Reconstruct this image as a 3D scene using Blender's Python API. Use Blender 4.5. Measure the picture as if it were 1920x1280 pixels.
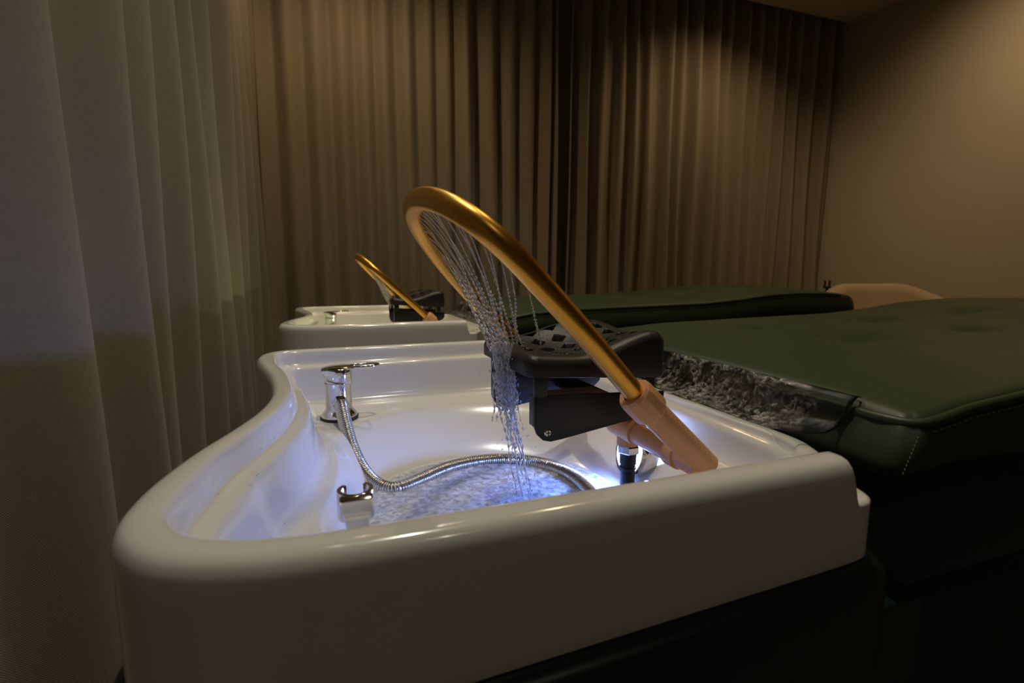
import bpy, bmesh, math, random
import numpy as np
from mathutils import Vector, Matrix
random.seed(7); rng = np.random.default_rng(7)
for o in list(bpy.data.objects): bpy.data.objects.remove(o, do_unlink=True)
C = bpy.context.scene.collection
Z0 = 0.78            # height of the basin rim above the floor; lengths below use z measured from the rim
R = math.radians

# ------------------------------------------------------------------ camera
cam = bpy.data.objects.new('camera', bpy.data.cameras.new('camera')); C.objects.link(cam)
pitch, yaw = math.atan(135/960), R(19.86)
fwd = Vector((math.sin(yaw)*math.cos(pitch), math.cos(yaw)*math.cos(pitch), -math.sin(pitch)))
cam.location = (0, 0, Z0+0.15); cam.rotation_euler = fwd.to_track_quat('-Z', 'Y').to_euler()
cam.data.sensor_width = 36; cam.data.lens = 18.0; cam.data.clip_start = 0.02
cam.data.dof.use_dof = True; cam.data.dof.focus_distance = 0.66; cam.data.dof.aperture_fstop = 7.0
bpy.context.scene.camera = cam
# ------------------------------------------------------------------ world, exposure
w = bpy.data.worlds.new('world'); bpy.context.scene.world = w; w.use_nodes = True
w.node_tree.nodes['Background'].inputs[0].default_value = (0.9, 0.75, 0.55, 1)
w.node_tree.nodes['Background'].inputs[1].default_value = 0.0
vs = bpy.context.scene.view_settings
vs.view_transform = 'Standard'; vs.look = 'None'; vs.gamma = 1; vs.use_curve_mapping = False; vs.exposure = 0.0
# ------------------------------------------------------------------ ceiling downlights, plus one added fill spot
def spot(x, y, z, tx, ty, tz, power, col, ang=80, blend=1.0, rad=0.03):
    l = bpy.data.lights.new('downlight_or_fill', 'SPOT'); l.energy = power; l.color = col
    l.spot_size = R(ang); l.spot_blend = blend; l.shadow_soft_size = rad
    o = bpy.data.objects.new('downlight_or_fill', l); C.objects.link(o); o.location = (x, y, z+Z0)
    o.rotation_euler = (Vector((tx, ty, tz))-Vector((x, y, z))).to_track_quat('-Z', 'Y').to_euler(); return o
WARM = (1, 0.72, 0.40); SOFT = (1, 0.92, 0.76)
spot(0.12, 2.25, 1.84, 0.20, 2.75, 0.3, 23, WARM, 140)
spot(2.30, 2.25, 1.84, 2.35, 2.75, 0.2, 22, WARM, 130)
spot(2.75, 1.55, 1.84, 3.5, 1.45, 0.5, 30, WARM, 140)
spot(0.25, 0.72, 1.84, 0.25, 0.72, 0, 34, SOFT, 110)
spot(0.45, -0.9, 1.84, 0.45, -0.5, 0, 5.5, SOFT, 110)  # added fill behind the camera, brightens the basin's front face
spot(0.45, 1.75, 1.84, 0.45, 1.75, 0, 24, SOFT, 110)
spot(0.95, 1.05, 1.84, 1.15, 0.95, 0, 22, WARM, 120)
spot(-0.05, 0.9, 1.84, -0.31, 0.95, 0.7, 1.6, (0.75, 0.9, 0.8), 110)

# ------------------------------------------------------------------ materials
def mat(name, col=(.5,.5,.5), rough=.5, metal=0, spec=.5, coat=0, trans=0, ior=1.45, sheen=0):
    m = bpy.data.materials.new(name); m.use_nodes = True; b = m.node_tree.nodes['Principled BSDF']
    b.inputs['Base Color'].default_value = (*col, 1); b.inputs['Roughness'].default_value = rough
    b.inputs['Metallic'].default_value = metal; b.inputs['Specular IOR Level'].default_value = spec
    b.inputs['Coat Weight'].default_value = coat; b.inputs['Coat Roughness'].default_value = .05
    b.inputs['Transmission Weight'].default_value = trans; b.inputs['IOR'].default_value = ior
    b.inputs['Sheen Weight'].default_value = sheen
    return m
def nd(m, t, **kw):
    n = m.node_tree.nodes.new(t)
    for k, v in kw.items():
        if k in n.inputs: n.inputs[k].default_value = v
        else: setattr(n, k, v)
    return n
def lk(m, a, b): m.node_tree.links.new(a, b)
def bsdf(m): return m.node_tree.nodes['Principled BSDF']
def bump_noise(m, scale, dist, strength=.4, detail=3, vec=None):
    n = nd(m, 'ShaderNodeTexNoise', Scale=scale, Detail=detail); bp = nd(m, 'ShaderNodeBump', Strength=strength, Distance=dist)
    tc = nd(m, 'ShaderNodeTexCoord')
    if vec:
        mp = nd(m, 'ShaderNodeMapping'); mp.inputs['Scale'].default_value = vec
        lk(m, tc.outputs['Object'], mp.inputs[0]); lk(m, mp.outputs[0], n.inputs['Vector'])
    else: lk(m, tc.outputs['Object'], n.inputs['Vector'])
    lk(m, n.outputs[0], bp.inputs['Height']); lk(m, bp.outputs[0], bsdf(m).inputs['Normal']); return bp
def col_noise(m, c1, c2, scale, detail=4, lo=.35, hi=.65):
    tc = nd(m, 'ShaderNodeTexCoord'); n = nd(m, 'ShaderNodeTexNoise', Scale=scale, Detail=detail)
    r = nd(m, 'ShaderNodeValToRGB'); r.color_ramp.elements[0].position = lo; r.color_ramp.elements[1].position = hi
    r.color_ramp.elements[0].color = (*c1, 1); r.color_ramp.elements[1].color = (*c2, 1)
    lk(m, tc.outputs['Object'], n.inputs['Vector']); lk(m, n.outputs[0], r.inputs[0]); lk(m, r.outputs[0], bsdf(m).inputs['Base Color'])

M = {}
M['cer'] = mat('glazed_ceramic', (.80, .79, .75), .15, spec=.5, coat=.35); 
bump_noise(M['cer'], 60, .0004, .12)
M['wall'] = mat('wall_paint', (.52, .45, .34), .85, spec=.2); bump_noise(M['wall'], 220, .0006, .2)
M['ceil'] = mat('ceiling_paint', (.5, .42, .31), .9, spec=.2)
M['dark'] = mat('shadow_gap', (.02, .018, .015), .9)
M['floor'] = mat('pale_floor', (.4, .33, .25), .5); col_noise(M['floor'], (.10, .095, .085), (.15, .14, .125), 6)
def cloth(name, c1, c2):
    m = mat(name, c1, .9, spec=.15, sheen=.3)
    tc = nd(m, 'ShaderNodeTexCoord')
    w1 = nd(m, 'ShaderNodeTexWave', Scale=230.0, Distortion=1.0); w1.wave_type = 'BANDS'; w1.bands_direction = 'DIAGONAL'
    w2 = nd(m, 'ShaderNodeTexWave', Scale=330.0, Distortion=.6); w2.bands_direction = 'Z'
    mx = nd(m, 'ShaderNodeMath', operation='ADD'); bp = nd(m, 'ShaderNodeBump', Strength=.35, Distance=.0008)
    lk(m, tc.outputs['Object'], w1.inputs['Vector']); lk(m, tc.outputs['Object'], w2.inputs['Vector'])
    lk(m, w1.outputs[0], mx.inputs[0]); lk(m, w2.outputs[0], mx.inputs[1]); lk(m, mx.outputs[0], bp.inputs['Height'])
    lk(m, bp.outputs[0], bsdf(m).inputs['Normal'])
    n = nd(m, 'ShaderNodeTexNoise', Scale=90.0, Detail=3.0); r = nd(m, 'ShaderNodeValToRGB')
    r.color_ramp.elements[0].color = (*c1, 1); r.color_ramp.elements[1].color = (*c2, 1)
    lk(m, tc.outputs['Object'], n.inputs['Vector']); lk(m, n.outputs[0], r.inputs[0]); lk(m, r.outputs[0], bsdf(m).inputs['Base Color'])
    return m
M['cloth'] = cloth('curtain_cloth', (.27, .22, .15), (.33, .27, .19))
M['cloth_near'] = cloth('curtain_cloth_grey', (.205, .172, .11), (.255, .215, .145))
M['gold'] = mat('brushed_gold', (.80, .42, .07), .33, metal=1); bump_noise(M['gold'], 900, .00005, .1)
M['chrome'] = mat('chrome', (.75, .75, .76), .08, metal=1)
M['steel'] = mat('steel_hose', (.62, .60, .56), .22, metal=1)
M['rubber'] = mat('black_rubber', (.012, .012, .012), .5)
M['foam'] = mat('black_moulded_foam', (.016, .014, .012), .42, spec=.5); bump_noise(M['foam'], 900, .0005, .3)
M['plastic'] = mat('black_plastic', (.012, .012, .014), .35)
M['pvc'] = mat('salmon_pvc', (.72, .38, .18), .35, spec=.5); bsdf(M['pvc']).inputs['Subsurface Weight'].default_value = .05; bsdf(M['pvc']).inputs['Subsurface Scale'].default_value = .01
M['green'] = mat('green_leatherette', (.034, .054, .024), .42, spec=.45); bump_noise(M['green'], 500, .0006, .25)
M['green_base'] = mat('dark_green_base', (.012, .026, .019), .35); bump_noise(M['green_base'], 400, .0005, .2)
M['thread'] = mat('pale_thread', (.22, .22, .15), .7)
M['beige'] = mat('beige_upholstery', (.45, .34, .21), .9, sheen=.3); bump_noise(M['beige'], 180, .003, .6)
M['wood'] = mat('dark_wood', (.06, .035, .02), .5)
def emis(name, col, s):
    m = mat(name, (.9, .9, .9), .4); bsdf(m).inputs['Emission Color'].default_value = (*col, 1); bsdf(m).inputs['Emission Strength'].default_value = s; return m
M['led_blue'] = emis('cool_white_diffuser', (.30, .44, 1.0), 28)
M['led_green'] = emis('warm_green_diffuser', (.80, .95, .40), 10)
# water: clear body with frothy white patches
def water(name, foam_scale, lo, hi, bump, foamcol=(.75, .78, .85), rough=.03):
    m = mat(name, (1, 1, 1), rough, trans=1, ior=1.33)
    tc = nd(m, 'ShaderNodeTexCoord'); n = nd(m, 'ShaderNodeTexNoise', Scale=foam_scale, Detail=6.0, Distortion=.6)
    r = nd(m, 'ShaderNodeValToRGB'); r.color_ramp.elements[0].position = lo; r.color_ramp.elements[1].position = hi
    d = nd(m, 'ShaderNodeBsdfDiffuse'); d.inputs[0].default_value = (*foamcol, 1)
    mx = nd(m, 'ShaderNodeMixShader'); bp = nd(m, 'ShaderNodeBump', Strength=.8, Distance=bump)
    n2 = nd(m, 'ShaderNodeTexNoise', Scale=foam_scale*.6, Detail=4.0, Distortion=1.0)
    for q in (n, n2): lk(m, tc.outputs['Object'], q.inputs['Vector'])
    lk(m, n.outputs[0], r.inputs[0]); lk(m, r.outputs[0], mx.inputs[0]); lk(m, n2.outputs[0], bp.inputs['Height'])
    lk(m, bp.outputs[0], bsdf(m).inputs['Normal'])
    out = m.node_tree.nodes['Material Output']; lk(m, bsdf(m).outputs[0], mx.inputs[1]); lk(m, d.outputs[0], mx.inputs[2]); lk(m, mx.outputs[0], out.inputs[0])
    return m
M['pool'] = water('rippling_water', 120, .25, .75, .002)
M['jet'] = water('jet_water', 300, .48, .80, .0008, (.8, .8, .8))
M['froth'] = water('frothy_water', 260, .30, .70, .002, (.8, .84, .95))
# clear vinyl with clinging water marks
m = mat('clear_vinyl', (.9, .92, .92), .06, spec=.5); M['vinyl'] = m
tr = nd(m, 'ShaderNodeBsdfTransparent'); tr.inputs[0].default_value = (.93, .95, .95, 1)
gl = nd(m, 'ShaderNodeBsdfGlossy'); gl.inputs['Roughness'].default_value = .04
fr = nd(m, 'ShaderNodeFresnel'); fr.inputs[0].default_value = 1.5
m1 = nd(m, 'ShaderNodeMixShader'); lk(m, fr.outputs[0], m1.inputs[0]); lk(m, tr.outputs[0], m1.inputs[1]); lk(m, gl.outputs[0], m1.inputs[2])
tc = nd(m, 'ShaderNodeTexCoord'); n = nd(m, 'ShaderNodeTexNoise', Scale=135.0, Detail=8.0, Roughness=.7, Distortion=.8)
r = nd(m, 'ShaderNodeValToRGB'); r.color_ramp.elements[0].position = .47; r.color_ramp.elements[1].position = .62; r.color_ramp.elements[1].color = (.55, .55, .55, 1)
sx = nd(m, 'ShaderNodeSeparateXYZ'); mr = nd(m, 'ShaderNodeMapRange'); mr.inputs[1].default_value = .41; mr.inputs[2].default_value = .47
nb = nd(m, 'ShaderNodeTexNoise', Scale=22.0, Detail=3.0, Distortion=1.5); rb = nd(m, 'ShaderNodeMapRange'); rb.inputs[1].default_value = .40; rb.inputs[2].default_value = .60
lk(m, tc.outputs['Object'], nb.inputs['Vector']); lk(m, nb.outputs[0], rb.inputs[0]); m_b = nd(m, 'ShaderNodeMath', operation='MULTIPLY')
mu = nd(m, 'ShaderNodeMath', operation='MULTIPLY'); df = nd(m, 'ShaderNodeBsdfDiffuse'); df.inputs[0].default_value = (.62, .60, .54, 1)
geo = nd(m, 'ShaderNodeNewGeometry')
lk(m, tc.outputs['Object'], n.inputs['Vector']); lk(m, n.outputs[0], r.inputs[0]); lk(m, tc.outputs['Object'], sx.inputs[0]); lk(m, sx.outputs[1], mr.inputs[0])
lk(m, r.outputs[0], mu.inputs[0]); lk(m, mr.outputs[0], mu.inputs[1]); m2 = nd(m, 'ShaderNodeMixShader')
lk(m, mu.outputs[0], m_b.inputs[0]); lk(m, rb.outputs[0], m_b.inputs[1]); lk(m, m_b.outputs[0], m2.inputs[0]); lk(m, m1.outputs[0], m2.inputs[1]); lk(m, df.outputs[0], m2.inputs[2])
bp = nd(m, 'ShaderNodeBump', Strength=.4, Distance=.001); lk(m, n.outputs[0], bp.inputs['Height']); lk(m, bp.outputs[0], gl.inputs['Normal'])
lk(m, m2.outputs[0], m.node_tree.nodes['Material Output'].inputs[0])

# ------------------------------------------------------------------ helpers
class MB:
    """collects geometry in rim coordinates, links it as one mesh object"""
    def __init__(s): s.v = []; s.f = []
    def add(s, v, f):
        k = len(s.v); s.v += [tuple(map(float, p)) for p in v]; s.f += [tuple(i+k for i in q) for q in f]; return s
    def grid(s, P, closeu=False, closev=False, flip=False):
        nu, nv = len(P), len(P[0]); v = [p for row in P for p in row]; f = []
        for i in range(nu if closeu else nu-1):
            for j in range(nv if closev else nv-1):
                a, b = i*nv+j, i*nv+(j+1) % nv; c, d = ((i+1) % nu)*nv+(j+1) % nv, ((i+1) % nu)*nv+j
                f.append((a, d, c, b) if flip else (a, b, c, d))
        return s.add(v, f)
    def tube(s, path, rad, n=12, caps=True):
        P = np.array(path, float); N = len(P); rr = np.full(N, rad) if np.isscalar(rad) else np.array(rad)
        T = np.gradient(P, axis=0); T /= np.linalg.norm(T, axis=1)[:, None]
        u = np.cross(T[0], [0, 0, 1]);
        if np.linalg.norm(u) < .1: u = np.cross(T[0], [0, 1, 0])
        u /= np.linalg.norm(u); rows = []
        for i in range(N):
            u = u-T[i]*(u@T[i]); u /= np.linalg.norm(u); v = np.cross(T[i], u)
            rows.append([P[i]+rr[i]*(math.cos(a)*u+math.sin(a)*v) for a in np.linspace(0, 2*math.pi, n, endpoint=False)])
        k = len(s.v); s.grid(rows, closev=True)
        if caps: s.f += [tuple(range(k+n-1, k-1, -1)), tuple(range(k+(N-1)*n, k+N*n))]
        return s
    def lathe(s, prof, base=(0,0,0), axis=(0,0,1), n=32):
        q = Vector((0,0,1)).rotation_difference(Vector(axis).normalized()); b = Vector(base); rows = []
        for r_, z_ in prof:
            rows.append([tuple(b+q @ Vector((max(r_, 1e-5)*math.cos(a), max(r_, 1e-5)*math.sin(a), z_))) for a in np.linspace(0, 2*math.pi, n, endpoint=False)])
        return s.grid(rows, closev=True)
    def box(s, x0, x1, y0, y1, z0, z1, bev=0, seg=2, T=None):
        bm = bmesh.new(); bmesh.ops.create_cube(bm, size=1)
        for v in bm.verts: v.co = ((x0+x1)/2+v.co.x*(x1-x0), (y0+y1)/2+v.co.y*(y1-y0), (z0+z1)/2+v.co.z*(z1-z0))
        if bev: bmesh.ops.bevel(bm, geom=bm.edges[:], offset=bev, segments=seg, profile=.5, affect='EDGES')
        if T is not None: bm.transform(T)
        bm.verts.index_update(); s.add([v.co[:] for v in bm.verts], [[v.index for v in f.verts] for f in bm.faces]); bm.free(); return s
    def prism(s, poly, axis, a0, a1, bev=0, seg=2):
        """closed 2D outline extruded along axis 'x','y','z'"""
        bm = bmesh.new(); def_ = {'x': lambda p, t: (t, p[0], p[1]), 'y': lambda p, t: (p[0], t, p[1]), 'z': lambda p, t: (p[0], p[1], t)}[axis]
        A = [bm.verts.new(def_(p, a0)) for p in poly]; B = [bm.verts.new(def_(p, a1)) for p in poly]; n = len(poly)
        bm.faces.new(A); bm.faces.new(B[::-1])
        for i in range(n): bm.faces.new((A[i], B[i], B[(i+1) % n], A[(i+1) % n]))
        bmesh.ops.recalc_face_normals(bm, faces=bm.faces)
        if bev:
            eds = [e for e in bm.edges if len(e.link_faces) == 2 and (len(e.link_faces[0].verts) > 4 or len(e.link_faces[1].verts) > 4 or n <= 4)]
            bmesh.ops.bevel(bm, geom=eds, offset=bev, segments=seg, profile=.5, affect='EDGES')
        bm.verts.index_update(); s.add([v.co[:] for v in bm.verts], [[v.index for v in f.verts] for f in bm.faces]); bm.free(); return s
    def sphere(s, c, r_, n=8, m_=6, st=(1,1,1)):
        rows = []
        for i in range(m_+1):
            t = math.pi*i/m_; rows.append([(c[0]+r_*st[0]*max(math.sin(t),1e-3)*math.cos(a), c[1]+r_*st[1]*max(math.sin(t),1e-3)*math.sin(a), c[2]+r_*st[2]*math.cos(t)) for a in np.linspace(0, 2*math.pi, n, endpoint=False)])
        return s.grid(rows, closev=True)
    def build(s, name, mt, parent=None, smooth=True, angle=40):
        me = bpy.data.meshes.new(name); off = Vector((0, 0, Z0))
        if parent is not None: off = off-Vector(parent['_o'])
        me.from_pydata([(p[0]+off[0], p[1]+off[1], p[2]+off[2]) for p in s.v], [], s.f); me.update()
        o = bpy.data.objects.new(name, me); C.objects.link(o); me.materials.append(mt)
        bm = bmesh.new(); bm.from_mesh(me); bmesh.ops.remove_doubles(bm, verts=bm.verts, dist=1e-6); bmesh.ops.recalc_face_normals(bm, faces=bm.faces)
        if smooth:
            for f in bm.faces: f.smooth = True
            for e in bm.edges:
                if len(e.link_faces) == 2 and e.calc_face_angle(0) > R(angle): e.smooth = False
        bm.to_mesh(me); bm.free()
        if parent is not None:
            o.parent = parent
            o['_o'] = parent['_o']
        else: o['_o'] = (0.0, 0.0, 0.0)
        return o
def thing(name, label, cat, loc, group=None):
    o = bpy.data.objects.new(name, None); C.objects.link(o); L = (loc[0], loc[1], loc[2]+Z0); o.location = L; o.empty_display_size = .05
    o['_o'] = L; o['label'] = label; o['category'] = cat
    if group: o['group'] = group
    return o
def tag(o, label, cat, group=None, kind=None):
    o['label'] = label; o['category'] = cat
    if group: o['group'] = group
    if kind: o['kind'] = kind
    return o
def struct(o): o['kind'] = 'structure'; return o
def dup(root, off, label, swap={}):
    def cp(o, par):
        c = o.copy(); C.objects.link(c)
        if par is not None: c.parent = par
        if swap and o.type == 'LIGHT': c.data = o.data.copy(); c.data.color = (.80, .92, .40); c.data.energy = 5
        elif o.type == 'MESH' and o.data.materials and o.data.materials[0].name in swap:
            c.data = o.data.copy(); c.data.materials[0] = M[swap[o.data.materials[0].name]]
        for ch in o.children: cp(ch, c)
        return c
    r_ = cp(root, None); r_.location = Vector(root.location)+Vector(off); r_['label'] = label; return r_
def catmull(P, n, closed=False):
    P = np.array(P, float); N = len(P); out = []
    segs = N if closed else N-1
    for i in range(segs):
        p0 = P[(i-1) % N] if closed or i > 0 else 2*P[0]-P[1]; p1 = P[i]; p2 = P[(i+1) % N]
        p3 = P[(i+2) % N] if closed or i < N-2 else 2*P[-1]-P[-2]
        for t in np.linspace(0, 1, 12, endpoint=False):
            out.append(.5*((2*p1)+(-p0+p2)*t+(2*p0-5*p1+4*p2-p3)*t*t+(-p0+3*p1-3*p2+p3)*t**3))
    if not closed: out.append(P[-1])
    out = np.array(out); Q = np.vstack([out, out[:1]]) if closed else out
    L = np.r_[0, np.cumsum(np.linalg.norm(np.diff(Q, axis=0), axis=1))]
    s = np.linspace(0, L[-1], n, endpoint=not closed)
    return np.stack([np.interp(s, L, Q[:, k]) for k in range(P.shape[1])], 1)
def sst(a, b, x): t = np.clip((x-a)/(b-a), 0, 1); return t*t*(3-2*t)

# ------------------------------------------------------------------ room
XL, XR, YB, YF, ZC, ZF = -.42, 3.63, 3.15, -1.6, 1.87, -Z0
struct(MB().box(XL, XR, YF, YB, ZF-.05, ZF).build('floor', M['floor'], smooth=False))
struct(MB().box(XL-.1, XR+.1, YB, YB+.1, ZF, ZC+.3).build('wall_back', M['wall'], smooth=False))
struct(MB().box(XR, XR+.1, YF, YB, ZF, ZC+.3).build('wall_right', M['wall'], smooth=False))
struct(MB().box(XL-.1, XL, YF, YB, ZF, ZC+.3).build('wall_left', M['wall'], smooth=False))
struct(MB().box(XL-.1, XR+.1, YF-.1, YF, ZF, ZC+.3).build('wall_front', M['wall'], smooth=False))
struct(MB().box(XL, XR, YF, 2.85, ZC, ZC+.12).build('ceiling', M['ceil'], smooth=False))
struct(MB().box(XL, XR, 2.85, YB, ZC+.22, ZC+.3).box(XL, XR, 2.85, 2.88, ZC+.12, ZC+.22).build('trim_1', M['ceil'], smooth=False))

# ------------------------------------------------------------------ curtains
def curtain(name, label, s_peaks, base, along, amp, mt, z1, seed, sgn, sharp=1.0, slant=None, ctop=0.0):
    """s_peaks: positions of the fold crests along the rail; the folds bulge into the room by sgn*amp"""
    g = np.random.default_rng(seed); pk = np.array(s_peaks); n = 14; S = []; Dp = []; W = []
    amps = amp*g.uniform(.65, 1.2, len(pk))
    for i in range(len(pk)-1):
        for t in np.linspace(0, 1, n, endpoint=False):
            c = .5+.5*math.cos(2*math.pi*t); c = c**sharp
            S.append(pk[i]+(pk[i+1]-pk[i])*t); Dp.append(c*(amps[i]*(1-t)+amps[i+1]*t)); W.append(i+t)
    S.append(pk[-1]); Dp.append(amps[-1]); W.append(len(pk)-1)
    S = np.array(S); Dp = np.array(Dp); W = np.array(W); zs = np.linspace(-Z0+.015, z1, 26); P = []
    drift = g.normal(0, 1, len(pk)); dr = np.interp(W, range(len(pk)), drift)
    a2 = np.interp(W, range(len(pk)), g.uniform(-1, 1, len(pk)))
    for z in zs:
        h = (z-z1)/(z1+Z0)       # 0 at rail, -1 at hem
        s_ = S+dr*.014*(-h)+(0 if slant is None else slant*(-h)*np.interp(S, [S[0], S[0]+.5], [1, 0]))
        d_ = Dp*(1+.25*a2*(-h))+.008*np.sin(3*z+W*1.3)
        if along == 'x': P.append([(a, base+sgn*b, z) for a, b in zip(s_, d_)])
        else: P.append([(base+sgn*b, a, z) for a, b in zip(s_, d_)])
    o = MB().grid(P).build(name, mt, angle=180)
    so = o.modifiers.new('thickness', 'SOLIDIFY'); so.thickness = .002
    return tag(o, label, 'curtain')
def peaks(a, b, step, jit, seed):
    g = np.random.default_rng(seed); out = [a]
    while out[-1] < b: out.append(out[-1]+step*g.uniform(1-jit, 1+jit))
    out[-1] = b; return out
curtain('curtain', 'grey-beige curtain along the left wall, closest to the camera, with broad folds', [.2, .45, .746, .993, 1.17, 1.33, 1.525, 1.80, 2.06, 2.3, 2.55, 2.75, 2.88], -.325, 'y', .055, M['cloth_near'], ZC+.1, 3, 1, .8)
curtain('curtain', 'tan pleated curtain on the back wall, left of the dark gap', peaks(-.27, 1.355, .125, .22, 5), 3.03, 'x', .075, M['cloth'], ZC+.2, 5, -1, .8)
curtain('curtain', 'tan pleated curtain on the back wall, right of the dark gap up to the corner', peaks(1.46, 3.58, .125, .25, 11), 3.03, 'x', .09, M['cloth'], ZC+.2, 12, -1, 1.7, slant=-.045)

# ------------------------------------------------------------------ wash basin
OUT = [(.05,.272),(-.02,.2738),(-.064,.2825),(-.096,.2985),(-.117,.323),(-.129,.352),(-.131,.385),(-.127,.42),(-.113,.48),(-.094,.54),(-.079,.6),(-.072,.67),(-.076,.74),(-.088,.82),(-.106,.90),(-.118,.955),(-.121,.99),(-.115,1.02),(-.10,1.04),(-.075,1.052),(-.03,1.057),(.1,1.058),(.25,1.058),(.34,1.058),(.400,1.057),(.418,1.052),(.4265,1.042),(.433,1.027),(.455,.99),(.483,.945),(.495,.90),(.495,.78),(.495,.665),(.495,.55),(.495,.43),(.483,.385),(.455,.34),(.433,.303),(.4265,.288),(.418,.278),(.400,.273),(.34,.272),(.25,.272),(.15,.272)]
outer = catmull(OUT, 1200, True)
ot = np.roll(outer, -1, 0)-np.roll(outer, 1, 0); ot /= np.linalg.norm(ot, axis=1)[:, None]; onrm = np.stack([-ot[:,1], ot[:,0]], 1)
cx, cy = .19, .655; NT = 960
th = np.linspace(0, 2*math.pi, NT, endpoint=False)
def inside_polar(poly):
    a = np.arctan2(poly[:,1]-cy, poly[:,0]-cx) % (2*math.pi); r_ = np.hypot(poly[:,1]-cy, poly[:,0]-cx); k = np.argsort(a)
    return np.interp(th, a[k], r_[k], period=2*math.pi)
r0 = inside_polar(outer); ux, uy = np.cos(th), np.sin(th)
def smooth(r_, sig):
    k = np.arange(-40, 41); g = np.exp(-.5*(k/sig)**2); g /= g.sum(); return np.convolve(np.r_[r_[-40:], r_, r_[:40]], g, 'valid')
def offset(d):
    if np.isscalar(d): d = np.full(NT, d)
    lo = r0*.3; hi = r0.copy()
    for _ in range(16):
        mid = (lo+hi)/2; px, py = cx+mid*ux, cy+mid*uy
        j = ((px[:,None]-outer[None,:,0])**2+(py[:,None]-outer[None,:,1])**2).argmin(1)
        D = np.abs((px-outer[j,0])*onrm[j,0]+(py-outer[j,1])*onrm[j,1]); ok = D < d
        hi = np.where(ok, mid, hi); lo = np.where(ok, lo, mid)
    return (lo+hi)/2
PA = [(.0,-.024),(.0,-.015),(.0010,-.0100),(.0035,-.0050),(.0070,-.0018),(.0120,-.0004),(.018,0),(.0235,-.0002),(.0275,-.0015),(.0300,-.0045),(.0315,-.0100),(.0325,-.0165),(.0335,-.0225),(.0355,-.0262),(.0395,-.0277),(.0490,-.0284),(.0530,-.0300),(.0550,-.0345),(.057,-.043),(.060,-.06),(.0635,-.078),(.067,-.087),(.072,-.0925),(.079,-.0955),(.088,-.097)]
PBz = [-0.0435, -0.0412, -0.0396, -0.0386, -0.0379, -0.0375, -0.0375, -0.0378, -0.0383, -0.039, -0.04, -0.0415, -0.043, -0.045, -0.047, -0.0505, -0.054, -0.058, -0.063, -0.068, -0.073, -0.077, -0.081, -0.085, -0.089]
leftw = sst(.05, -.05, cx+r0*ux)*sst(.38, .45, cy+r0*uy)*sst(1.0, .93, cy+r0*uy)   # thinner rim on the hollow left side
xo = cx+r0*ux; rightw = sst(.455, .485, xo)
RB = {'z': lambda x: -.106+.022*np.clip((x+.1)/.6, 0, 1)}
rows = []
for z in (None, -.075, -.05):
    zz = RB['z'](xo) if z is None else np.full(NT, z)
    wq = sst(.386, .396, xo); zz = np.where(np.array([z is not None]*NT), zz*(1-wq)+np.minimum(zz, -.062)*wq, zz)
    rows.append(np.stack([cx+r0*ux, cy+r0*uy, zz], 1))
last = None
for k, (d, z) in enumerate(PA):
    dd = d*(1-.16*leftw)*(1-.42*rightw*sst(.0, .03, d)); r_ = offset(dd) if d > 0 else r0.copy()
    if d > .004: r_ = smooth(r_, .5+d*20)
    if last is not None: r_ = np.minimum(r_, last-1e-5)
    last = r_; x_, y_ = cx+r_*ux, cy+r_*uy
    qd = sst(.025, .06, d); wl = sst(.388, .398, x_)*(1-qd)+sst(.34, .46, xo)*qd
    rows.append(np.stack([x_, y_, z*(1-wl)+PBz[k]*wl], 1))
rw = last
def polar_ellipse(ex, ey, a, b):
    X = cx-ex; Y = cy-ey; A = (ux/a)**2+(uy/b)**2; B = 2*(X*ux/a**2+Y*uy/b**2); Cc = (X/a)**2+(Y/b)**2-1
    return (-B+np.sqrt(B*B-4*A*Cc))/(2*A)
E0 = smooth(np.minimum(rw*.985, polar_ellipse(.205, .625, .245, .290)), 9); E0 = np.minimum(E0, rw*.99)
F0 = polar_ellipse(.195, .60, .172, .178)
zr = rows[-1][:, 2]; ntr = 16
for t in np.linspace(.0, 1, 5)[1:]:
    r_ = rw*(1-t)+E0*t; rows.append(np.stack([cx+r_*ux, cy+r_*uy, zr*(1-t)+(-.0985)*t], 1))
for t in np.linspace(0, 1, ntr)[1:]:
    tr_ = t**1.15; r_ = E0*(1-tr_)+F0*tr_; q = (1-math.cos(math.pi*t))/2; q = .55*q+.45*t
    rows.append(np.stack([cx+r_*ux, cy+r_*uy, np.full(NT, -.0985*(1-q)-.160*q)], 1))
for t in np.linspace(1, 0.02, 10)[1:]:
    r_ = F0*t; rows.append(np.stack([cx+(r_)*ux, cy+(r_)*uy, np.full(NT, -.1605-.003*(1-t))], 1))
bas = thing('wash_basin', 'large white ceramic wash basin nearest the camera, lit blue inside', 'wash basin', (.19, .655, -.106), 'ceramic head spa basins')
MB().grid([list(map(tuple, q)) for q in rows], closev=True).build('basin_bowl', M['cer'], bas, angle=180)
# drain in the floor of the bowl
MB().lathe([(.0,.003),(.018,.003),(.024,.002),(.026,0)], (.2, .60, -.1625)).build('drain', M['chrome'], bas)

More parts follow.
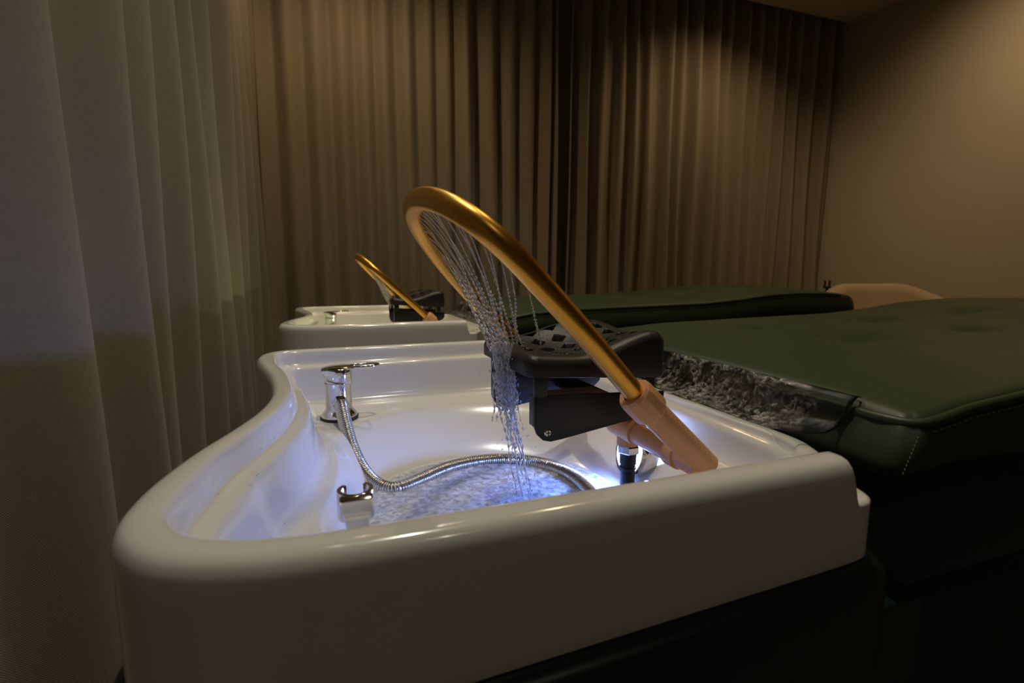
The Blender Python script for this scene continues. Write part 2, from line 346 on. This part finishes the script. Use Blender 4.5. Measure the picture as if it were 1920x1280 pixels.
# ------------------------------------------------------------------ light set in the basin wall
led = thing('basin_light', 'round chrome-rimmed light glowing blue-white inside the near basin', 'light', (.400, .605, -.112), 'round lights inside the basins')
ax = Vector((-1, 0, .25)).normalized(); lb = Vector((.407, .604, -.111))
MB().lathe([(.0295,.003),(.0298,.011),(.033,.0118),(.036,.008),(.037,0),(.037,-.012)], lb, ax, 40).build('bezel', M['chrome'], led)
MB().lathe([(.0,.0045),(.012,.0043),(.022,.0040),(.0295,.0035)], lb, ax, 40).build('lens', M['led_blue'], led)
ll = bpy.data.lights.new('led_lamp', 'SPOT'); ll.energy = 4.4; ll.color = (.17, .31, 1.0); ll.spot_size = R(135); ll.spot_blend = 1; ll.shadow_soft_size = .022
lo_ = bpy.data.objects.new('led_lamp', ll); C.objects.link(lo_); lo_.parent = led; lo_.location = Vector((.3925, .604, -.111+Z0))-Vector(led['_o'])
lo_.rotation_euler = Vector((-1, .08, -.3)).to_track_quat('-Z', 'Y').to_euler()

# ------------------------------------------------------------------ mixer tap
tap = thing('mixer_tap', 'chrome mixer tap at the far left corner of the near basin', 'tap', (.011, .885, -.096), 'chrome mixer taps')
tb = (.011, .885)
MB().lathe([(.0,0),(.0305,0),(.031,.0015),(.0305,.004),(.027,.005)], (*tb, -.0965)).build('gasket', M['rubber'], tap)
MB().lathe([(.0295,0),(.0295,.0025),(.027,.006),(.0235,.010),(.0215,.014),(.0208,.05),(.021,.053)], (*tb, -.0925)).build('body', M['chrome'], tap)
MB().lathe([(.0212,0),(.0215,.001),(.0215,.0035),(.0195,.004),(.0185,.009),(.016,.011)], (*tb, -.0395)).build('collar', M['chrome'], tap)
cap_ = []
for r_, hh_, b_ in [(.0,.0,1),(.0205,0,1),(.0225,.0015,1),(.0232,.004,1),(.0232,.003,0),(.0226,.0012,0),(.0205,.0,0),(.0,-.0003,0)]:
    row = []
    for a in np.linspace(0, 2*math.pi, 40, endpoint=False):
        x = tb[0]+max(r_, 1e-5)*math.cos(a); y = tb[1]+max(r_, 1e-5)*math.sin(a); zb_ = -.0275-.0115*(x-tb[0]+.023)/.046
        row.append((x, y, zb_+hh_ if b_ else -.0108-hh_))
    cap_.append(row)
MB().grid(cap_, closev=True).build('cap', M['chrome'], tap)
# looped lever paddle
lv = MB(); pts = []
for t in np.linspace(0, 2*math.pi, 40, endpoint=False):
    pts.append((.053+.024*math.cos(t), .885+.0125*math.sin(t), -.0105+.0006*math.cos(t)))
lv.tube(pts+[pts[0], pts[1]], .0026, 10, caps=False)
lv.prism([(-.012,-.017),(-.014,-.0125),(.0,-.0095),(.02,-.0085),(.036,-.0095),(.036,-.0125),(.02,-.0145),(.0,-.0165)], 'y', .867, .903, .0012)
lv.build('lever', M['chrome'], tap)
nt = MB().lathe([(.0,0),(.0125,0),(.0135,.002),(.0135,.009),(.0118,.011),(.0,.011)], (.0125, .868, -.066), (.05, -1, -.25), 6).build('hex_nut', M['chrome'], tap, angle=25)

# ------------------------------------------------------------------ shower hose (spiral steel)
HP = [(.013,.864,-.067),(.0145,.852,-.071),(.016,.838,-.079),(.020,.815,-.098),(.0265,.785,-.121),(.037,.752,-.140),(.050,.722,-.150),(.066,.700,-.1535),(.085,.695,-.153),(.118,.712,-.152),(.165,.738,-.151),(.215,.748,-.151),(.262,.738,-.151),(.302,.706,-.151),(.324,.662,-.151),(.328,.61,-.151),(.318,.55,-.151),(.295,.50,-.151),(.26,.475,-.151)]
hp = catmull(HP, 4000); rad = .0080+.0028*np.abs(np.cos(math.pi*np.arange(4000)/19.0))**.6
ho = MB().tube(hp, rad, 14).build('shower_hose', M['steel'], angle=180)
tag(ho, 'ribbed steel shower hose running from the near basin\'s tap and curling round its floor', 'hose')

# ------------------------------------------------------------------ handset holder
hh = thing('handset_holder', 'chrome C-shaped handset clip standing in the front left of the near basin', 'holder', (.014, .372, -.095))
arc = [( .0135*math.cos(a), .0135*math.sin(a)) for a in np.linspace(R(128), R(412), 30)]
arci = [( .0100*math.cos(a), .0100*math.sin(a)) for a in np.linspace(R(412), R(128), 30)]
cc = (.0135, .387)
bm_ = MB(); bm_.prism([(cc[0]+x, cc[1]+y) for x, y in arc+arci], 'z', -.036, -.014, .0008); bm_.build('clip', M['chrome'], hh)
st = MB(); rows_ = []
for z, hw, y0, y1 in [(-.0145,.0098,.3735,.3775),(-.016,.0118,.3695,.378),(-.022,.0115,.3675,.378),(-.032,.0085,.3655,.377),(-.042,.0076,.3650,.376),(-.09,.0075,.3650,.376)]:
    b = .0012; rows_.append([(cc[0]-hw+b,y0,z),(cc[0]+hw-b,y0,z),(cc[0]+hw,y0+b,z),(cc[0]+hw,y1,z),(cc[0]-hw,y1,z),(cc[0]-hw,y0+b,z)])
st.grid(rows_, closev=True); st.add(rows_[0], [(0,1,2,3,4,5)]); st.build('stem', M['chrome'], hh, angle=25)
MB().lathe([(.0,.005),(.015,.005),(.018,.003),(.0185,0)], (cc[0], .371, -.0965)).build('foot', M['chrome'], hh)

# ------------------------------------------------------------------ neck pillow on its bracket
pil = thing('neck_pillow', 'black moulded neck pillow with cut-outs over the near basin, nearest the camera', 'neck pillow', (.285, .58, -.10), 'black neck pillows')
x0, x1, y0, y1 = .196, .374, .494, .668
def ptop(u, v):      # u along x 0..1, v along y 0..1
    z = .060+.016*sst(.35, .95, u)-.006*math.sin(math.pi*min(1, u*1.15))
    z += .014*math.exp(-((v-.9)/.16)**2)*math.exp(-((u-.55)/.28)**2)+.004*math.exp(-((v-.05)/.2)**2)*math.exp(-((u-.75)/.25)**2)-.005*math.exp(-((v-.45)/.2)**2)
    return z
def zbot(u): return .036-.012*u
nu, nv = 150, 140; rows_ = []
def edge(u_, L):     # drop near the rim of the top: quarter round of radius rr
    rr = .014; d = min(u_, 1-u_)*L; return 0 if d > rr else rr-math.sqrt(max(0, rr*rr-(rr-d)**2))
def cosp(t, p=1.0): return t
for i in range(nu+1):
    u = .5-.5*math.cos(math.pi*i/nu); u = .6*u+.4*i/nu; row = []
    for j in range(nv+1):
        v = .5-.5*math.cos(math.pi*j/nv); v = .6*v+.4*j/nv
        # rounded plan corners
        X = x0+(x1-x0)*u; Y = y0+(y1-y0)*v; rc = .016
        qx = max(abs(X-(x0+x1)/2)-((x1-x0)/2-rc), 0); qy = max(abs(Y-(y0+y1)/2)-((y1-y0)/2-rc), 0); q = math.hypot(qx, qy)
        if qx > 0 and qy > 0:
            m_ = max(qx, qy)/q; sxx = (x0+x1)/2; syy = (y0+y1)/2
            X = sxx+math.copysign((x1-x0)/2-rc+qx*m_, X-sxx); Y = syy+math.copysign((y1-y0)/2-rc+qy*m_, Y-syy); q = max(qx, qy)
        dist = rc-q if q > 0 else rc
        z = ptop(u, v)-(0 if dist >= .013 else .013-math.sqrt(max(0, .013**2-(.013-dist)**2)))
        # lattice of diamond-shaped cut-outs
        a = (u-.52)/.165+(v-.52)/.18; b = (u-.52)/.165-(v-.52)/.18; fa, fb = abs(a-round(a)), abs(b-round(b))
        if abs(u-.52) < .34 and abs(v-.52) < .36 and (round(a)+round(b)) % 2 == 0 and (round(a)-round(b)) % 2 == 0 or False:
            z -= .011*sst(.37, .29, max(fa, fb))
        row.append((X, Y, z))
    rows_.append(row)
pm = MB().grid(rows_)
ring = [rows_[i][0] for i in range(nu+1)]+[rows_[nu][j] for j in range(1, nv+1)]+[rows_[i][nv] for i in range(nu-1, -1, -1)]+[rows_[0][j] for j in range(nv-1, 0, -1)]
lw = []
for t in (0, .5, .93, 1):
    lw.append([(p[0]+(.001 if t == 1 else 0)*np.sign(.285-p[0]), p[1]+(.001 if t == 1 else 0)*np.sign(.58-p[1]), p[2]*(1-t)+zbot((p[0]-x0)/(x1-x0))*t) for p in ring])
lw.append([(.285+(p[0]-.285)*.01, .58+(p[1]-.58)*.01, .03) for p in ring])
pm.grid(lw, closev=True); pm.build('cushion', M['foam'], pil, angle=50)
brk = [(.205,.015),(.205,-.018),(.209,-.029),(.216,-.036),(.225,-.0385),(.24,-.0370),(.27,-.0325),(.31,-.0265),(.345,-.0215),(.362,-.0185),(.371,-.010),(.372,.007)]
for yy, th_ in ((.497, .005), (.652, -.005)):
    bk = MB().prism(brk, 'y', yy, yy+th_, .0012)
    a_, b_ = sorted((yy, yy+th_)); inn = .010 if th_ > 0 else -.010
    bk.box(.205, .208, min(a_, a_+inn), max(b_, b_+inn), -.020, .014, .0006)
    bk.box(.205, .221, a_, b_, .008, .042, .001); bk.box(.345, .358, a_, b_, .001, .036, .001)
    bo = bk.build('bracket', M['plastic'], pil)
    if th_ > 0:
        MB().lathe([(.0,.0012),(.003,.0016),(.0042,.0008),(.0046,0)], (.2215, .497, -.0275), (0,-1,0), 20).build('screw', M['steel'], bo)
        MB().box(.2185, .2245, .4952, .4956, -.0280, -.0270).box(.221, .222, .4952, .4956, -.0305, -.0245).build('screw_slot', M['rubber'], bo)
MB().box(.30, .34, .499, .655, -.014, -.008, .001).build('crossbar', M['plastic'], pil)

# ------------------------------------------------------------------ water hoop and its plumbing
hoop = thing('shower_hoop', 'large golden shower hoop arching over the near basin, water jetting from it', 'shower hoop', (.375, .58, -.16), 'golden shower hoops')
ta = math.tan(R(43))
H2 = [(.300,.435),(.288,.430),(.25,.4165),(.218,.405),(.182,.3955),(.145,.389),(.122,.394),(.105,.411),(.093,.438),(.0865,.47),(.085,.502),(.0875,.54),(.095,.577),(.111,.616),(.146,.668),(.185,.702),(.225,.724),(.262,.731),(.300,.733)]
hq = catmull([(x, y, .025+(.288-x)*ta) for x, y in H2], 220)
for _ in range(14): hq[1:-1] = (hq[:-2]+2*hq[1:-1]+hq[2:])/4
MB().tube(hq, .0105, 24).build('hoop_tube', M['gold'], hoop)
dl = Vector((1, 0, -ta)).normalized()
def dsc(p): return p
for nm, Y in (('near', .432), ('far', .733)):
    P0 = Vector((.288, Y, .025)); pa = P0+dl*.0; leg = MB().tube([tuple(P0+dl*t) for t in np.linspace(.02, .128, 8)], .0148, 24).build('leg_pipe', M['pvc'], hoop)
    cl_ = []
    MB().lathe([(.0112,-.004),(.0165,-.004),(.0185,-.001),(.0195,.004),(.0195,.022),(.0185,.027),(.0165,.030),(.0150,.030)], P0, dl, 12).build('union_nut', M['pvc'], hoop, angle=20)
MB().tube([(.372, y, -.062) for y in np.linspace(.425, .74, 10)], .0130, 20).build('cross_pipe', M['pvc'], hoop)
MB().tube([(.372, y, -.062) for y in (.548, .549, .602, .603)], [.0130, .0158, .0158, .0130], 20).tube([(.374, .575, -.062), (.374, .575, -.084)], .0145, 20).build('tee_joint', M['pvc'], hoop)
MB().tube([(.372, y, -.062) for y in (.462, .463, .480, .481)], [.013, .0155, .0155, .013], 20).build('pipe_collar', M['pvc'], hoop)
MB().tube([(.372, y, -.062) for y in (.672, .673, .690, .691)], [.013, .0155, .0155, .013], 20).build('pipe_collar', M['pvc'], hoop)
MB().lathe([(.0,0),(.0145,0),(.0155,.0015),(.0155,.009),(.0145,.011),(.0,.011)], (.375, .574, -.095), (0,0,1), 6).build('hex_nut', M['chrome'], hoop, angle=20)
MB().lathe([(.0098,-.062),(.0098,-.024),(.0112,-.023),(.0112,-.020),(.0098,-.0195),(.0098,-.017),(.0112,-.016),(.0112,-.006),(.0125,0)], (.375, .574, -.095), (0,0,1), 20).build('feed_hose', M['rubber'], hoop)
# hanging bracket from pillow to the pipe
MB().prism([(.25,-.010),(.25,-.006),(.33,-.006),(.372,-.036),(.372,-.050),(.35,-.046),(.30,-.022)], 'y', .56, .60, .002).build('support_arm', M['pvc'], hoop)

# ------------------------------------------------------------------ falling water
def jets(seed, froth=True):
    g = np.random.default_rng(seed); jm = MB(); n = 29
    for k in range(n):
        s_ = .255+.56*(k+.5)/n; i = int(s_*219); p = hq[i]; tang = hq[min(i+1, 219)]-hq[i-1]; tang /= np.linalg.norm(tang)
        inw = np.array([.19, .565, .09])-p; inw -= tang*(inw@tang); inw /= np.linalg.norm(inw)
        s0 = p+inw*.0100; T = np.array([.186+g.normal(0,.006)+.026*max(0, 1-k/9), .560+g.normal(0,.007)+(p[1]-.56)*.10, .060+g.normal(0,.006)])
        N = 150; t = np.linspace(0, 1, N); ex = 1.35
        P = s0[None]+(T-s0)[None]*t[:, None]; P[:, 2] = s0[2]+(T[2]-s0[2])*t**ex
        wob = sst(.3, 1, t)[:, None]*g.normal(0, 1, 3)[None]*.002*np.sin(t*9+g.uniform(0, 6))[:, None]; P = P+wob
        ph = g.uniform(0, 6); bead = sst(.32, .7, t); L = np.linalg.norm(T-s0)
        rr = .0006*(1-bead)+bead*(.0008+.00065*np.sin(t*L*950+ph+1.5*np.sin(t*23+ph)))
        rr = np.maximum(rr, .00012)
        jm.tube(P, rr, 7)
        for _ in range(3):
            q = P[int(g.uniform(.4, .98)*(N-1))]+g.normal(0, .0018, 3); jm.sphere(q, g.uniform(.0005, .0012), 6, 5)
    return jm
hj = jets(3)
jt = hj.build('water_jets', M['jet'], angle=180); tag(jt, 'fine beaded water jets spraying inward from the near golden hoop', 'water', kind='stuff')
def fall(seed):
    g = np.random.default_rng(seed); fm = MB()
    for k in range(64):       # frothy rope over the pillow edge
        a, b = g.uniform(-1, 1), g.uniform(-1, 1); t = np.linspace(0, 1, 46)
        x = .189+.009*a+t*.006*(1+a); y = .560+.009*b-.002*t; z = .066-t*.072*g.uniform(.55, 1.35)
        P = np.stack([x-.004*t*0+.0012*np.sin(t*20+k), y+.0012*np.cos(t*17+k*2), z], 1)
        fm.tube(P, np.maximum(.0007+.0006*np.sin(t*48+k*1.7+2*np.sin(t*15+k)), .00025), 6)
    for k in range(11):
        a, b = g.uniform(-1, 1), g.uniform(-1, 1); t = np.linspace(0, 1, 90); e = g.uniform(.35, 1) if k > 2 else 1
        x0_, y0_ = .192+.009*a, .559+.008*b; x1_, y1_ = .226+.010*a, .572+.010*b
        z = -.006-(.146)*t*e; f_ = t*e; P = np.stack([x0_+(x1_-x0_)*f_**.8+.001*np.sin(t*14+k), y0_+(y1_-y0_)*f_, z], 1)
        fm.tube(P, np.maximum((.0009+.0007*np.sin(t*60+k*2.1+2*np.sin(t*11+k)))*(1-.4*t), .0003), 7)
    for k in range(240):
        t = g.uniform(0, 1); q = (.19+.03*t+g.normal(0, .010), .56+.01*t+g.normal(0, .010), .06-.2*t+g.normal(0, .004)); r_ = g.uniform(.0003, .0010)
        fm.sphere(q, r_, 6, 5, (1, 1, g.uniform(1, 2.5)))
    return fm
fl = fall(9).build('water_fall', M['froth'], angle=180); tag(fl, 'frothy stream of water falling beside the near neck pillow into the basin', 'water', kind='stuff')
# splash drops around
dm = MB()
for k in range(260):       # drops clinging to the left inner walls and platform
    s_ = rng.uniform(0, 1); i = int(rng.uniform(.30, .62)*NT) % NT; kk = int(rng.integers(14, 27)); p = rows[kk][i] if kk < len(rows) else rows[-1][i]
    r_ = rng.uniform(.0003, .0008); dm.sphere(p, r_, 6, 5, (1, 1, .8))
for k in range(130):       # on top of the pillow
    u, v = rng.uniform(.04, .5), rng.uniform(.15, .8); dm.sphere((x0+(x1-x0)*u, y0+(y1-y0)*v, ptop(u, v)+.0002), rng.uniform(.0003, .0008), 6, 5)
dr_ = dm.build('water_drops', M['jet'], angle=180); tag(dr_, 'tiny water drops clinging to the near basin walls and pillow top', 'water', kind='stuff')
# pool on the bowl floor
pr = []
for t in np.linspace(.01, 1, 60):
    rr_ = (F0*1.035)*t; pr.append([(cx+rr_[i]*ux[i], cy+rr_[i]*uy[i], -.1535+.0012*math.sin(170*math.hypot(cx+rr_[i]*ux[i]-.235, cy+rr_[i]*uy[i]-.575))*math.exp(-12*math.hypot(cx+rr_[i]*ux[i]-.235, cy+rr_[i]*uy[i]-.575))+.0005*math.sin(90*rr_[i]*ux[i]+3*math.sin(70*rr_[i]*uy[i]))) for i in range(0, NT, 4)])
pl = MB().grid(pr, closev=True).build('shallow_water', M['pool'], angle=180)
tag(pl, 'shallow rippling frothy water on the floor of the near basin', 'water')

# ------------------------------------------------------------------ treatment bed
bed = thing('treatment_bed', 'dark green leatherette head spa bed behind the near basin, nearest the camera', 'bed', (1.2, .68, -Z0), 'green leatherette beds')
XE, XT, BY0, BY1 = .543, 2.10, .325, 1.035
def bz(x): return float(np.interp(x, [.54, .62, .75, 1.0, 1.3, 1.45, 1.6, 1.75, 1.9, 2.02, 2.1], [.008, .020, .029, .033, .037, .047, .062, .068, .065, .054, .038]))
dimp = [(1.15,.62),(1.45,.62),(1.75,.62),(1.15,.80),(1.45,.80),(1.75,.80),(.85,.80),(.85,.62)]
def btop(x, y):
    v = (y-BY0)/(BY1-BY0); z = bz(x)-.008+.016*math.sin(math.pi*v)**.6 if 0 < v < 1 else bz(x)-.008
    e = min(y-BY0, BY1-y, (x-XE)*.8, (XT-x)); rr = .016
    z -= 0 if e > rr else .4*(rr-math.sqrt(max(0, rr*rr-(rr-e)**2)))
    for a, b in dimp:
        d = math.hypot((x-a)*.8, (y-b)*1.3); z -= .018*math.exp(-(d/.05)**2)+.002*math.exp(-(d/.1)**2)*math.cos(math.atan2(y-b, x-a)*5)
    return z
xs = np.r_[np.linspace(XE, XE+.04, 12)[:-1], np.linspace(XE+.04, XT-.06, 120), np.linspace(XT-.06, XT, 16)[1:]]
ys = np.r_[np.linspace(BY0, BY0+.03, 10)[:-1], np.linspace(BY0+.03, BY1-.03, 70), np.linspace(BY1-.03, BY1, 10)[1:]]
def corner(x, y, rc):   # round plan corners of the slab
    X, Y = x, y; mx_, my_ = (XE+XT)/2, (BY0+BY1)/2; hx, hy = (XT-XE)/2, (BY1-BY0)/2
    rcx = rc if x < mx_ else .07
    qx = abs(x-mx_)-(hx-rcx); qy = abs(y-my_)-(hy-rcx)
    if qx > 0 and qy > 0:
        m_ = max(qx, qy)/math.hypot(qx, qy); X = mx_+math.copysign(hx-rcx+qx*m_, x-mx_); Y = my_+math.copysign(hy-rcx+qy*m_, y-my_)
    return X, Y
rows_ = [[(*corner(x, y, .02), btop(x, y)) for y in ys] for x in xs]
mm = MB().grid(rows_)
ringb = [rows_[i][0] for i in range(len(xs))]+[rows_[-1][j] for j in range(1, len(ys))]+[rows_[i][-1] for i in range(len(xs)-2, -1, -1)]+[rows_[0][j] for j in range(len(ys)-2, 0, -1)]
def infl(p, k):   # push outline out / in
    ex = -1 if p[0] < XE+.02 else (1 if p[0] > XT-.05 else 0); ey = -1 if p[1] < BY0+.02 else (1 if p[1] > BY1-.02 else 0); return (p[0]+ex*k, p[1]+ey*k)
sides = []
for t, kx in ((0, 0), (.12, .003), (.4, .007), (.7, .008), (.9, .004), (1, -.004)):
    row = []
    for p in ringb:
        a, b = infl(p, kx); zb = bz(p[0])-.008-.060-.02*sst(.55, .8, p[0]); taper = -.022*t if p[0] < XE+.02 else 0
        row.append((a+taper, b, p[2]*(1-t)+zb*t))
    sides.append(row)
sides.append([(1.3+(p[0]-1.3)*.02, .68+(p[1]-.68)*.02, -.05) for p in ringb])
mm.grid(sides, closev=True); mat_o = mm.build('mattress', M['green'], bed, angle=60)
# piping round the top edge and its stitching
pe = [(x, BY0-.002, bz(x)-.0125) for x in np.linspace(1.98, XE+.03, 60)]+[(XE+.008, BY0+.006, bz(XE)-.0125)]+[(XE-.002, y, bz(XE)-.0125) for y in np.linspace(BY0+.03, BY1-.03, 30)]+[(XE+.008, BY1-.006, bz(XE)-.0125)]+[(x, BY1-.001, bz(x)-.0125) for x in np.linspace(XE+.03, 1.98, 60)]
MB().tube(catmull(pe, 500), .0055, 10).build('piping', M['green'], mat_o)
sp = catmull([(p[0]-(.004 if p[0] < XE+.02 else 0), p[1]-(.004 if p[1] < BY0+.02 else 0)+(.004 if p[1] > BY1-.02 else 0), p[2]-.0085) for p in pe], 1600); sm = MB()
for i in range(0, 900, 4):
    sm.tube([sp[i], sp[i+1], sp[i+2]], .0006, 5)
vz = np.linspace(-.012, -.050, 11)
for i in range(10): sm.tube([(XE-.004-.018*(i/10), BY0-.0055, vz[i]), (XE-.004-.018*((i+.55)/10), BY0-.0055, vz[i]-.0021)], .0006, 5)
st_ = sm.build('stitching', M['thread'], mat_o); st_['kind'] = 'stuff'
MB().box(.525, 2.02, .350, 1.02, -.205, -.045, .006).box(.488, .535, .350, 1.01, -.205, -.10, .004).build('side_panel', M['green_base'], bed)
cr = []
for dz, dr in [(-.012,-.012),(-.003,-.010),(.0,-.004),(-.001,.005),(-.004,.011),(-.009,.0145),(-.018,.016),(-.09,.016),(-.09,-.012),(-.012,-.012)]:
    rq = r0+dr; cr.append([(cx+rq[i]*ux[i], cy+rq[i]*uy[i], float(RB['z'](xo[i]))+dz-.0008) for i in range(0, NT, 4)])
MB().grid(cr, closev=True).build('basin_cradle', M['green_base'], bed)
MB().box(-.02, .58, .32, 1.0, -Z0, -.19, .004).build('basin_pedestal', M['green_base'], bed)
MB().box(.62, 1.9, .39, .97, -Z0, -.20, .004).build('plinth', M['green_base'], bed)

# ------------------------------------------------------------------ splash apron of clear vinyl
am = []; prof = [(.5485,.0105),(.5455,.0120),(.5420,.0120),(.5360,.0080),(.5315,.000),(.5280,-.010),(.5235,-.020),(.515,-.0290),(.505,-.0325),(.496,-.0335),(.488,-.0335),(.481,-.034)]
prf = catmull(prof, 40)
for y in np.linspace(.385, .985, 90):
    row = []; e = sst(.46, .385, y)
    for i, (x, z) in enumerate(prf):
        f_ = i/39; lift = e*sst(.35, 1, f_)
        row.append((x-.016*lift+.0015*math.sin(y*60+f_*6)*f_, y+.012*sst(.2, 1, f_)*e, z+.010*lift+.001*math.sin(y*45+f_*9)*f_))
    am.append(row)
ap = MB().grid(am).build('splash_apron', M['vinyl'], angle=180); tag(ap, 'clear vinyl splash sheet with white water marks, between near basin and near bed', 'splash sheet', 'clear splash sheets')
sm_ = ap.modifiers.new('thickness', 'SOLIDIFY'); sm_.thickness = .0006

# ------------------------------------------------------------------ the second unit, further from the camera
OFF = (0, 1.2, 0)
dup(bas, OFF, 'smaller-looking white wash basin behind, lit pale green inside')
dup(led, OFF, 'round light inside the far basin behind the near one', {'cool_white_diffuser': 'led_green'})
dup(tap, OFF, 'small chrome mixer tap in the far basin behind the near one')
dup(pil, OFF, 'black neck pillow over the far basin, beside the far bed')
dup(hoop, (.012, 1.2, -.025), 'thin golden shower hoop seen edge-on over the far basin')
dup(bed, OFF, 'dark green leatherette bed further back, in front of the pleated curtain')
c = dup(ap, OFF, 'clear vinyl splash sheet between the far basin and far bed')
fj = jets(21); o = fj.build('water_jets', M['jet'], angle=180); o.location = (.012, 1.2, -.025); tag(o, 'faint water jets falling from the far golden hoop', 'water', kind='stuff')

# ------------------------------------------------------------------ armchair and stand beyond the beds
ch = thing('armchair', 'beige upholstered armchair with a low rounded back, beyond the far bed', 'armchair', (3.02, 2.05, -Z0))
def ctop_(a): return .063-.085*sst(.35, 1.25, abs(a))
rows_ = []
for a in np.linspace(-2.0, 2.0, 60):
    dx, dy = math.cos(a+R(60)), math.sin(a+R(60)); zt = ctop_(a) if a > -.3 else .066-.085*sst(.5, 1.5, abs(a)); ro, ri = .37, .27; row = []
    for r_, z in [(ri,-.55),(ri,zt-.05),(ri+.01,zt-.02),(ri+.03,zt-.004),((ri+ro)/2,zt),(ro-.03,zt-.004),(ro-.01,zt-.02),(ro,zt-.05),(ro-.01,-.55)]:
        row.append((3.0+r_*dx, 2.0+r_*dy, z))
    rows_.append(row)
MB().grid(rows_, closev=True).build('backrest', M['beige'], ch, angle=60)
MB().lathe([(.0,-.30),(.2,-.302),(.255,-.315),(.27,-.34),(.27,-.44),(.26,-.46),(.0,-.46)], (3.0, 2.0, 0)).build('seat', M['beige'], ch)
MB().lathe([(.0,-.46),(.30,-.46),(.33,-.48),(.33,-.60),(.0,-.60)], (3.0, 2.0, 0)).build('seat_base', M['beige'], ch)
for a in (45, 135, 225, 315): MB().tube([(3.0+.24*math.cos(R(a)), 2.0+.24*math.sin(R(a)), -.60), (3.0+.26*math.cos(R(a)), 2.0+.26*math.sin(R(a)), -Z0)], [.02, .012], 12).build('leg', M['wood'], ch)
fs = thing('forked_stand', 'thin black stand with two short prongs, just left of the armchair', 'stand', (3.25, 2.6, -Z0))
MB().tube([(3.25, 2.6, -Z0+.015), (3.25, 2.6, .03)], .009, 12).build('pole', M['rubber'], fs)
MB().lathe([(.0,.018),(.13,.014),(.14,.008),(.14,0),(.0,0)], (3.25, 2.6, -Z0)).build('base', M['rubber'], fs)
MB().box(3.22, 3.28, 2.592, 2.608, .022, .034, .002).build('crossbar', M['rubber'], fs)
for sx_ in (-.021, .019): MB().tube([(3.25+sx_, 2.6, .03), (3.25+sx_*1.1, 2.6, .075)], .007, 10).build('prong', M['rubber'], fs)

for o in bpy.data.objects:
    if '_o' in o.keys(): del o['_o']
